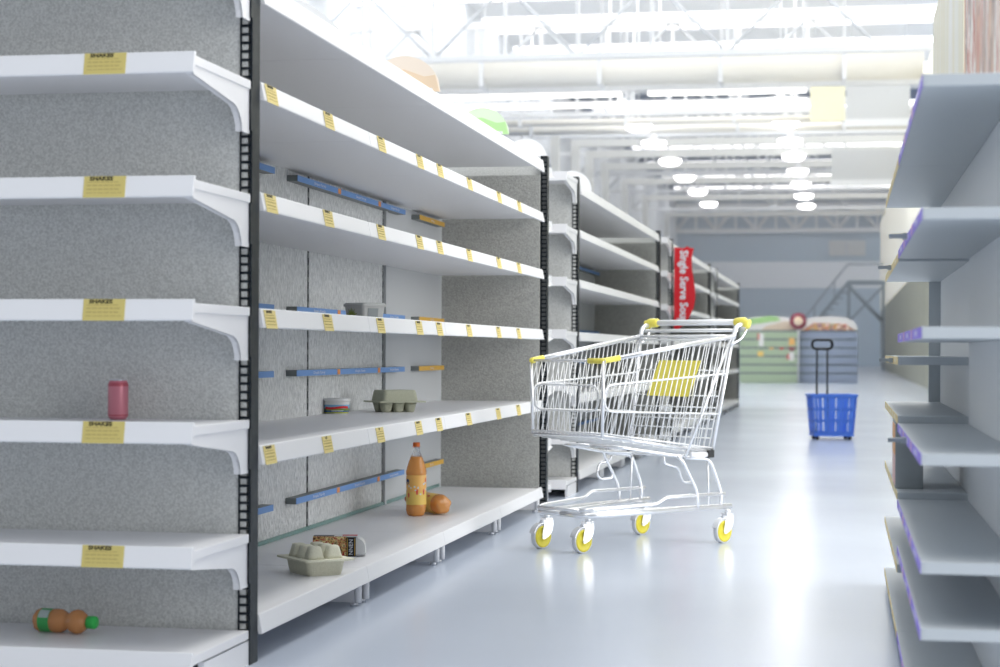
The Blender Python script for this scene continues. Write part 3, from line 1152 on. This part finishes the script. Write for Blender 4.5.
def right_bay(y0, y1, levels, col, mark, div, label):
    t = thing('wall_shelving', label, 'shelving', (RX, (y0 + y1) / 2, 0), 0, 'grey shelving on the right')
    L = y1 - y0 - 0.004
    mb = MB()
    mb.box(RB - RX, RB - RX + 0.015, -L / 2, L / 2, 0.02, 1.43, 'right_panel')
    mb.obj('back_panel', t)
    if y0 > 5:
        mb = MB()
        mb.box(RB - RX - 0.042, RB - RX, L / 2 - 0.012, L / 2, 0, 1.408, 'right_grey')
        mb.obj('upright', t)
    for z in levels:
        mb = MB()
        mb.box(0.006, RB - RX - 0.001, -L / 2, L / 2, z - 0.024, z, 'right_grey')
        mb.box(0.0015, 0.006, -L / 2, L / 2, z - 0.024, z + 0.001, 'right_grey')
        s = mb.obj('shelf', t, bevel=0.001)
        mb = MB()
        mb.box(0, 0.0015, -L / 2 + 0.002, L / 2 - 0.002, z - 0.0235, z, col)
        n = 3
        for k in range(n):
            yc = -L / 2 + L * (k + 0.5) / n
            mb.box(-0.0008, 0, yc - 0.07, yc + 0.07, z - 0.017, z - 0.006, mark)
            if k:
                ye = -L / 2 + L * k / n
                mb.box(-0.0008, 0, ye - 0.03, ye + 0.03, z - 0.0235, z, div)
        mb.obj('label_strip', s)
    mb = MB()
    mb.box(0.02, RB - RX, -L / 2 + 0.01, L / 2 - 0.01, 0.0, 0.03, 'right_grey')
    mb.obj('plinth', t)
    return t


right_bay(3.83, 5.46, (1.432, 1.163, 0.922, 0.665, 0.446, 0.312, 0.065), 'purple', 'lilac_mark', 'pink_mark', 'nearest grey shelving on the right with purple label strips')
right_bay(5.46, 7.06, (1.432, 1.156, 0.857, 0.686, 0.465, 0.257, 0.065), 'cream_strip', 'cream_mark', 'cream_mark', 'farther grey shelving on the right with pale yellow label strips')

for y, z, w in ((4.68, 1.157, 0.045), (6.2, 1.148, 0.043), (5.95, 0.845, 0.043), (4.68, 0.653, 0.045)):
    mb = MB()
    mb.box(RX - w, RX - 0.003, y - 0.02, y + 0.02, z - 0.005, z + 0.005, 'talker')
    mb.box(RX - 0.012, RX - 0.001, y - 0.024, y + 0.024, z - 0.008, z + 0.007, 'talker')
    lab = {(4.68, 1.157): 'grey sign holder arm clipped to the upper purple lip', (6.2, 1.148): 'grey sign holder arm clipped to the upper yellow lip',
           (5.95, 0.845): 'grey sign holder arm on the yellow lip near eye height', (4.68, 0.653): 'grey sign holder arm clipped to the purple lip beside the grey carton'}[(y, z)]
    tag(mb.obj('sign_holder'), lab, 'sign holder', 'sign holder arms')

t = thing('grey_carton', 'grey carton with orange front standing on a yellow lipped shelf', 'carton', (0.19, 5.74, 0.465))
mb = MB()
mb.box(-0.036, 0.045, -0.13, 0.13, 0, 0.2, 'carton_grey')
mb.obj('box', t, bevel=0.002)
mb = MB()
mb.box(-0.038, -0.036, -0.125, 0.125, 0.1, 0.19, 'carton_orange')
mb.box(-0.038, -0.036, -0.125, 0.125, 0.01, 0.1, 'carton_pink')
mb.obj('front_print', t)

mb = MB()
mb.box(0.322, 0.336, 3.85, 5.2, 1.434, 2.1, 'food_poster')
tag(mb.obj('header_board'), 'header board with a pink and brown food picture above the purple shelving', 'sign')
mb = MB()
mb.box(0.322, 0.336, 5.24, 7.0, 1.434, 2.1, 'cream_poster')
tag(mb.obj('header_board'), 'cream header board standing on top of the yellow lipped shelving', 'sign')

# ------------------------------------------------------------------ shopping cart
CO = Vector((-0.731, 8.607, 0))
cart = thing('shopping_cart', 'wire shopping trolley with yellow handle ends standing in the aisle', 'shopping cart', CO, math.radians(-125.975))


def basket_v(f, top):      # half width at length fraction (0 rear .. 1 front)
    return (0.284 + (0.22 - 0.284) * f) if top else (0.25 + (0.205 - 0.25) * f)


RT, FT = Vector((-0.02, 0.284, 0.94)), Vector((0.772, 0.22, 0.827))
RBt, FBt = Vector((0.087, 0.25, 0.415)), Vector((0.768, 0.212, 0.505))


def side(s, f, g):
    """point on the side panel: f 0 rear..1 front, g 0 top..1 bottom, s = side"""
    a = RT.lerp(FT, f)
    b_ = RBt.lerp(FBt, f)
    p = a.lerp(b_, g)
    return Vector((p.x, p.y * s, p.z))


def bend(pts, r=0.03, n=5):
    """round the inner corners of a polyline"""
    pts = [Vector(p) for p in pts]
    out = [pts[0]]
    for a, b_, c_ in zip(pts, pts[1:], pts[2:]):
        d1, d2 = (a - b_), (c_ - b_)
        q = min(r, d1.length * 0.45, d2.length * 0.45)
        p1, p2 = b_ + d1.normalized() * q, b_ + d2.normalized() * q
        for i in range(n + 1):
            u = i / n
            out.append((p1 * (1 - u) + b_ * u) * (1 - u) + (b_ * (1 - u) + p2 * u) * u)
    out.append(pts[-1])
    return out


# handle
mb = MB()
mb.tube([(-0.093, -0.25, 1.005), (-0.093, 0.25, 1.005)], 0.0135, 'grip_white', 14)
mb.obj('handle', cart)
for s in (1, -1):
    mb = MB()
    mb.loft([[Vector((-0.093 + dx * k, s * y, 1.005 + dz * k + (-0.012 if j == 3 else 0))) for dx, dz in
              ((0.02, 0.004), (0.013, 0.017), (-0.004, 0.021), (-0.018, 0.013), (-0.021, -0.004), (-0.013, -0.017), (0.004, -0.021), (0.018, -0.013))]
             for j, (y, k) in enumerate(((0.235, 0.8), (0.245, 1.0), (0.29, 1.05), (0.31, 0.95), (0.318, 0.6)))], 'cart_yellow', True)
    g = mb.obj('grip', cart)
    g['label'] = 'yellow handle end'
    mb = MB()
    mb.tube(bend([(-0.02, s * 0.284, 0.93), (-0.035, s * 0.286, 0.985), (-0.09, s * 0.288, 0.998)], 0.03), 0.0105, 'chrome', 10)
    mb.tube(bend([(0.0, s * 0.284, 0.90), (-0.075, s * 0.292, 0.93), (-0.11, s * 0.295, 0.99)], 0.03), 0.006, 'chrome', 8)
    mb.obj('handle_arm', cart)
mb = MB()
mb.tube([(-0.045, -0.285, 0.967), (-0.045, 0.285, 0.967)], 0.008, 'wire', 10)
mb.obj('cross_bar', cart)

# rims
mb = MB()
for s in (1, -1):
    p0, p1 = side(s, 0, 0), side(s, 1, 0)
    mb.tube([p0, p1], 0.0105, 'chrome', 12)
mb.tube([side(-1, 1, 0), side(1, 1, 0)], 0.006, 'chrome', 10)
mb.tube([side(-1, 0, 0), side(1, 0, 0)], 0.007, 'chrome', 10)
for s in (1, -1):
    mb.tube([side(s, 1, 0), side(s, 1, 1)], 0.0075, 'chrome', 10)
    mb.tube([side(s, 0, -0.03), side(s, 0, 1)], 0.008, 'chrome', 10)
    mb.tube([side(s, 0.02, 0.02), Vector((0.262, s * 0.243, 0.40))], 0.0065, 'chrome', 10)
mb.tube([side(-1, 1, 1), side(1, 1, 1), side(1, 0, 1), side(-1, 0, 1)], 0.0065, 'chrome', 10, closed=True)
mb.obj('basket_frame', cart)

for s in (1, -1):
    mb = MB()
    n = 25
    for i in range(-2, n):
        f0 = (i + 0.6) / n
        f1 = f0
        # wires lean like the rear posts: same slant along the whole side
        top = side(s, f0, 0.0)
        slant = 0.115
        fb = (top.x + slant - RBt.x) / (FBt.x - RBt.x)
        if f0 < 0:
            continue
        bot = side(s, fb, 1.0)
        if fb > 1:
            g = (0.772 - top.x) / (bot.x - top.x)
            if g < 0.08:
                continue
            bot = top.lerp(bot, g)
        mb.tube([top, bot], 0.0024, 'wire', 6)
    loop = bend([side(s, 0.0, 0.325), side(s, 0.985, 0.325), side(s, 0.985, 0.672), side(s, 0.0, 0.672)], 0.06, 6)
    mb.tube(loop, 0.0045, 'wire', 8)
    mb.tube([side(s, 0.0, 0.965), side(s, 1.0, 0.965)], 0.004, 'wire', 8)
    mb.obj('side_panel', cart)

mb = MB()
nf = 13
for i in range(1, nf):
    v = -1 + 2 * i / nf
    a, b_ = side(1, 1, 0), side(1, 1, 1)
    mb.tube([(a.x, a.y * v, a.z), (b_.x, b_.y * v, b_.z)], 0.0024, 'wire', 6)


def fr(v, g):
    a, b_ = side(1, 1, 0), side(1, 1, 1)
    p = a.lerp(b_, g)
    return Vector((p.x + 0.004, p.y * v, p.z))


lp = [fr(-0.9, 0.325), fr(0.9, 0.325), fr(0.9, 0.672), fr(-0.9, 0.672)]
mid = (lp[0] + lp[1]) / 2
mb.tube(bend([mid] + lp[1:] + [lp[0], mid], 0.05, 6), 0.0045, 'wire', 8)
mb.tube([fr(-1, 0.965), fr(1, 0.965)], 0.004, 'wire', 8)
mb.obj('front_panel', cart)

# rear gate
mb = MB()


def gate(v, g, off=0.008):
    p = RT.lerp(RBt, g)
    return Vector((p.x + off, p.y * v, p.z))


ng = 13
for i in range(ng + 1):
    v = -0.94 + 1.88 * i / ng
    mb.tube([gate(v, 0.03), gate(v, 0.98)], 0.0024, 'wire', 6)
for g in (0.03, 0.3, 0.52, 0.62, 0.72, 0.8, 0.88, 0.97):
    mb.tube([gate(-0.95, g, 0.013), gate(0.95, g, 0.013)], 0.003 if g not in (0.03, 0.97) else 0.005, 'wire', 6)
mb.obj('rear_gate', cart)
mb = MB()
a, b_ = RT.lerp(RBt, 0.215), RT.lerp(RBt, 0.52)
pl = []
for p, z, v0, v1, off in ((a, 0.828, -0.112, 0.137, 0.03), (b_, 0.662, -0.162, 0.096, 0.03)):
    pl.append((p.x + off, z, v0, v1))
(xa, za, v0a, v1a), (xb, zb2, v0b, v1b) = pl
mb.loft([[(xa, v0a, za), (xa, v1a, za), (xb, v1b, zb2), (xb, v0b, zb2)],
         [(xa + 0.005, v0a, za), (xa + 0.005, v1a, za), (xb + 0.005, v1b, zb2), (xb + 0.005, v0b, zb2)]], 'cart_yellow')
o = mb.obj('seat_board', cart)
o['label'] = 'yellow child seat board'

# basket floor
mb = MB()
nw = 17
for i in range(nw + 1):
    v = -0.95 + 1.9 * i / nw
    p, q = side(1, 0, 1), side(1, 1, 1)
    mb.tube([(p.x, p.y * v, p.z - 0.006), (q.x, q.y * v, q.z - 0.006), (q.x + 0.004, q.y * v, q.z + 0.006)], 0.0024, 'wire', 6)
for i in range(12):
    f_ = i / 11
    p = side(1, f_, 1)
    mb.tube([(p.x, -p.y, p.z - 0.012), (p.x, p.y, p.z - 0.012)], 0.0035, 'wire', 6)
mb.obj('basket_floor', cart)

for s in (1, -1):
    mb = MB()
    p = side(s, 1, 0)
    q = side(s, 0.885, 0)
    mb.tube(bend([(p.x + 0.001, s * 0.135 if s > 0 else s * 0.20, p.z), (p.x + 0.001, p.y, p.z), q if s > 0 else side(s, 0.9, 0)], 0.016), 0.0122, 'cart_yellow', 12)
    o = mb.obj('corner_cap', cart)
    o['label'] = 'yellow front corner cap'

# chassis
mb = MB()
for s in (1, -1):
    mb.tube(bend([(0.80, 0, 0.162), (0.805, s * 0.135, 0.162), (0.74, s * 0.17, 0.162), (-0.045, s * 0.25, 0.166)], 0.05), 0.0125, 'chrome', 12)
    mb.tube(bend([(0.815, s * 0.125, 0.183), (0.76, s * 0.155, 0.188), (0.43, s * 0.222, 0.197), (0.372, s * 0.228, 0.224), (-0.01, s * 0.245, 0.222)], 0.02), 0.0085, 'chrome', 10)
    mb.tube([(-0.02, s * 0.25, 0.17), (0.6, s * 0.10, 0.165), (0.79, s * 0.10, 0.165)], 0.007, 'chrome', 8)
    mb.lathe([(0, 0), (0.014, 0), (0.014, 0.01), (0, 0.012)], 'chrome', 12, Matrix.Translation((0.74, s * 0.11, 0.17)))
mb.tube([(0.815, -0.125, 0.183), (0.815, 0.125, 0.183)], 0.0085, 'chrome', 10)
mb.obj('chassis', cart)
for s in (1, -1):
    mb = MB()
    mb.tube(bend([(0.30, s * 0.225, 0.405), (0.272, s * 0.238, 0.38), (0.178, s * 0.24, 0.245), (0.168, s * 0.238, 0.165)], 0.03), 0.0075, 'chrome', 10)
    mb.tube(bend([(0.262, s * 0.238, 0.397), (0.09, s * 0.24, 0.385), (0.015, s * 0.243, 0.24), (0.012, s * 0.244, 0.165)], 0.04), 0.0085, 'chrome', 10)
    mb.tube([(0.095, s * 0.23, 0.41), (0.095, s * 0.24, 0.165)], 0.0045, 'chrome', 8)
    mb.obj('leg_frame', cart)
    mb = MB()
    mb.box(0.085, 0.125, s * 0.232, s * 0.262, 0.392, 0.425, 'black_plastic')
    mb.tube([(0.125, s * 0.247, 0.405), (0.235, s * 0.245, 0.405)], 0.013, 'grip_white', 10)
    mb.obj('hinge_clip', cart)
    mb = MB()
    if s > 0:
        hk = [(0.36, s * 0.2, 0.42), (0.356, s * 0.2, 0.372), (0.262, s * 0.2, 0.35), (0.227, s * 0.2, 0.282), (0.165, s * 0.2, 0.28)]
    else:
        hk = [(0.215, s * 0.24, 0.40), (0.235, s * 0.24, 0.36), (0.31, s * 0.24, 0.35), (0.325, s * 0.24, 0.30), (0.295, s * 0.24, 0.275), (0.225, s * 0.24, 0.278), (0.22, s * 0.24, 0.295)]
    mb.tube(bend(hk, 0.02), 0.0055, 'chrome', 8)
    mb.obj('bag_hook', cart)
mb = MB()
mb.tube(bend([(0.62, 0, 0.452), (0.62, 0.17, 0.452), (0.3, 0.225, 0.405), (0.1, 0.235, 0.392), (0.1, -0.235, 0.392), (0.3, -0.225, 0.405), (0.62, -0.17, 0.452), (0.62, 0, 0.452)], 0.04), 0.0075, 'chrome', 8)
mb.obj('under_frame', cart)


def caster(u, v):
    """wheel centre at (u, v); stem behind it (towards the handle)"""
    c_ = bpy.data.objects.new('caster', None)
    c_.empty_display_size = 0.05
    COL.objects.link(c_)
    c_.parent = cart
    c_.location = (u, v, 0.054)
    mb = MB()
    for y in (-0.0175, 0.0145):
        pts = [(-0.004, -0.012), (0.006, -0.010), (0.010, -0.001), (-0.002, 0.056), (-0.014, 0.074), (-0.054, 0.08), (-0.058, 0.05), (-0.05, 0.018), (-0.03, -0.002)]
        mb.prism(pts, 'y', y, y + 0.003, 'chrome')
    hood = [(0.058 * math.cos(math.radians(a)), 0.058 * math.sin(math.radians(a))) for a in range(16, 112, 8)]
    hood += [(0.0605 * math.cos(math.radians(a)), 0.0605 * math.sin(math.radians(a))) for a in range(104, 8, -8)]
    mb.prism(hood, 'y', -0.0165, 0.0165, 'chrome')
    mb.box(-0.052, -0.012, -0.0175, 0.0175, 0.07, 0.08, 'chrome')
    mb.tube([(-0.036, 0, 0.076), (-0.036, 0, 0.098)], 0.013, 'chrome', 12)
    mb.tube([(0, -0.021, 0), (0, 0.021, 0)], 0.006, 'chrome', 10)
    mb.obj('fork', c_)
    R = Matrix.Rotation(math.radians(90), 4, 'X')
    mb = MB()
    mb.lathe([(0.047, -0.0125), (0.0515, -0.0125), (0.054, -0.010), (0.054, 0.010), (0.0515, 0.0125), (0.047, 0.0125), (0.047, -0.0125)], 'tyre', 36, R)
    mb.obj('tyre', c_)
    mb = MB()
    mb.lathe([(0.0, -0.012), (0.014, -0.012), (0.018, -0.0095), (0.034, -0.0095), (0.04, -0.0135), (0.0485, -0.0135), (0.0485, 0.0135), (0.04, 0.0135), (0.034, 0.0095), (0.018, 0.0095), (0.014, 0.012), (0.0, 0.012)], 'wheel_yellow', 36, R)
    o = mb.obj('wheel', c_)
    o['label'] = 'yellow wheel disc'


caster(0.80, 0.124)
caster(0.80, -0.124)
caster(0.01, 0.25)
caster(0.01, -0.25)

# ------------------------------------------------------------------ blue trolley basket
t = thing('trolley_basket', 'blue plastic pull along basket with long black handle standing on the floor', 'shopping basket', (-0.11, 18.72, 0), math.radians(10))
mb = MB()
B0, B1, ZB, ZTp = (0.39, 0.29), (0.45, 0.34), 0.04, 0.44


def bp(side_, u, z):
    f_ = (z - ZB) / (ZTp - ZB)
    w = B0[0] + (B1[0] - B0[0]) * f_
    d = B0[1] + (B1[1] - B0[1]) * f_
    if side_ in (0, 2):
        return ((u - 0.5) * w, (-d / 2 if side_ == 0 else d / 2), z)
    return ((-w / 2 if side_ == 1 else w / 2), (u - 0.5) * d, z)


for sd in range(4):
    n_ = 10 if sd in (0, 2) else 8
    nx = -1 if sd in (0, 1) else 1

    def slab(u0, u1, z0, z1):
        P = [bp(sd, u0, z0), bp(sd, u1, z0), bp(sd, u1, z1), bp(sd, u0, z1)]
        off = Vector((0, nx * -0.008, 0)) if sd in (0, 2) else Vector((nx * -0.008, 0, 0))
        mb.loft([P, [Vector(p) + off for p in P]], 'basket_blue')
    for z0, z1 in ((0.04, 0.075), (0.175, 0.195), (0.29, 0.31), (0.415, 0.44)):
        slab(0, 1, z0, z1)
    for i in range(n_ + 1):
        c0 = i / n_
        hw = 0.026 if i % 3 else 0.045
        slab(max(0, c0 - hw), min(1, c0 + hw), 0.06, 0.43)
mb.box(-0.2, 0.2, -0.15, 0.15, 0.035, 0.05, 'basket_blue')
mb.obj('basket', t)
mb = MB()
mb.loft([rrect(0, 0, 0.47, 0.36, 0.03, 0.425), rrect(0, 0, 0.475, 0.365, 0.03, 0.45)], 'basket_blue', cap=False)
mb.loft([rrect(0, 0, 0.44, 0.33, 0.03, 0.425), rrect(0, 0, 0.44, 0.33, 0.03, 0.45)], 'basket_blue', cap=False)
ro, ri = rrect(0, 0, 0.475, 0.365, 0.03, 0.45), rrect(0, 0, 0.44, 0.33, 0.03, 0.45)
vo, vi = [mb.bm.verts.new(p) for p in ro], [mb.bm.verts.new(p) for p in ri]
for i in range(len(vo)):
    j = (i + 1) % len(vo)
    mb.face([vo[i], vo[j], vi[j], vi[i]], 'basket_blue')
mb.obj('rim', t)
mb = MB()
for x in (-0.125, -0.02):
    mb.tube([(x, 0.14, 0.06), (x, 0.14, 0.90)], 0.009, 'black_plastic', 10)
lp = rrect(-0.072, 0, 0.2, 0.09, 0.04, 0, 5)
mb.tube([(p[0], 0.14, 0.945 + p[1]) for p in lp], 0.013, 'black_plastic', 10, closed=True)
o = mb.obj('pull_handle', t)
for x, y in ((-0.16, -0.11), (0.16, -0.11), (-0.16, 0.11), (0.16, 0.11)):
    mb = MB()
    mb.lathe([(0, -0.01), (0.02, -0.01), (0.02, 0.01), (0, 0.01)], 'black_plastic', 16, Matrix.Translation((x, y, 0.02)) @ Matrix.Rotation(math.radians(90), 4, 'X'))
    mb.obj('wheel', t)

# ------------------------------------------------------------------ produce stands


def stand(x, w, y, m, board, label, green):
    t = thing('produce_stand', label, 'display stand', (x, y, 0), 0)
    mb = MB()
    mb.box(-w / 2, w / 2, 0, 0.9, 0, 1.36, m)
    mb.obj('body', t)
    mb = MB()
    for i in range(6):
        z = 0.06 + i * 0.235
        mb.box(-w / 2 + 0.02, w / 2 - 0.02, -0.02, 0, z, z + 0.19, m)
        mb.box(-w / 2, w / 2, -0.008, 0, z + 0.19, z + 0.235, 'gap')
    mb.obj('slatted_front', t)
    mb = MB()
    pts = [(-w / 2, 1.36), (w / 2, 1.36)]
    for i in range(13):
        a = math.pi * i / 12
        pts.append((math.copysign(abs(math.cos(a)) ** 0.6, math.cos(a)) * w / 2, 1.40 + 0.46 * math.sin(a) ** 0.8))
    mb.prism(pts, 'y', 0.1, 0.16, board)
    mb.obj('header_board', t)
    mb = MB()
    if green:
        mb.prism([(-w / 2 + 0.5, 1.38), (w / 2 - 0.05, 1.38), (w / 2 - 0.1, 1.7), (w / 2 - 0.4, 1.72), (-w / 2 + 0.7, 1.58)], 'y', 0.085, 0.1, 'board_peach')
        mb.prism([(-w / 2 + 0.1, 1.6), (w / 2 - 0.5, 1.74), (w / 2 - 0.6, 1.84), (0, 1.87), (-w / 2 + 0.25, 1.78)], 'y', 0.085, 0.1, 'board_green')
    else:
        pts = [(-w / 2 + 0.08, 1.38), (w / 2 - 0.08, 1.38), (w / 2 - 0.1, 1.5), (w / 2 - 0.35, 1.65), (-w / 2 + 0.4, 1.68), (-w / 2 + 0.1, 1.5)]
        mb.prism(pts, 'y', 0.085, 0.1, 'fruit_board')
    mb.obj('picture', t)
    if green:
        for x_, z_, w_, h_, m_ in ((-0.22, 1.02, 0.14, 0.36, 'stand_board'), (-0.3, 1.2, 0.05, 0.18, 'label_red'), (0.62, 1.05, 0.16, 0.2, 'soda_label'), (0.62, 0.62, 0.14, 0.24, 'stand_board'),
                                   (0.52, 0.66, 0.06, 0.14, 'label_red'), (-0.24, 0.74, 0.16, 0.14, 'label_yellow'), (0.34, 0.93, 0.1, 0.06, 'red'), (0.06, 0.93, 0.12, 0.05, 'soda_label'), (0.62, 0.9, 0.14, 0.1, 'maroon')):
            mb = MB()
            mb.box(x_ - w_ / 2, x_ + w_ / 2, -0.035, -0.021, z_, z_ + h_, m_)
            mb.obj('price_card', t)
    return t


stand(-2.02, 1.62, 52.0, 'stand_green', 'stand_board', 'pale green slatted produce stand with small price cards behind the cart', True)
stand(-0.40, 1.60, 52.2, 'stand_blue', 'stand_board', 'blue grey slatted produce stand with a fruit picture header', False)
t = thing('round_sign', 'round maroon sign on a post between the two produce stands', 'sign', (-1.22, 51.9, 0))
mb = MB()
mb.lathe([(0, -0.03), (0.23, -0.03), (0.23, 0.03), (0, 0.03)], 'maroon', 28, Matrix.Translation((0, 0, 1.72)) @ Matrix.Rotation(math.radians(90), 4, 'X'))
mb.lathe([(0, 0.031), (0.13, 0.031), (0.13, 0.035), (0, 0.035)], 'disc_tan', 24, Matrix.Translation((0, 0, 1.72)) @ Matrix.Rotation(math.radians(90), 4, 'X'))
mb.obj('disc', t)
mb = MB()
mb.tube([(0, 0, 0), (0, 0, 1.5)], 0.025, 'truss_grey', 8)
mb.obj('post', t)
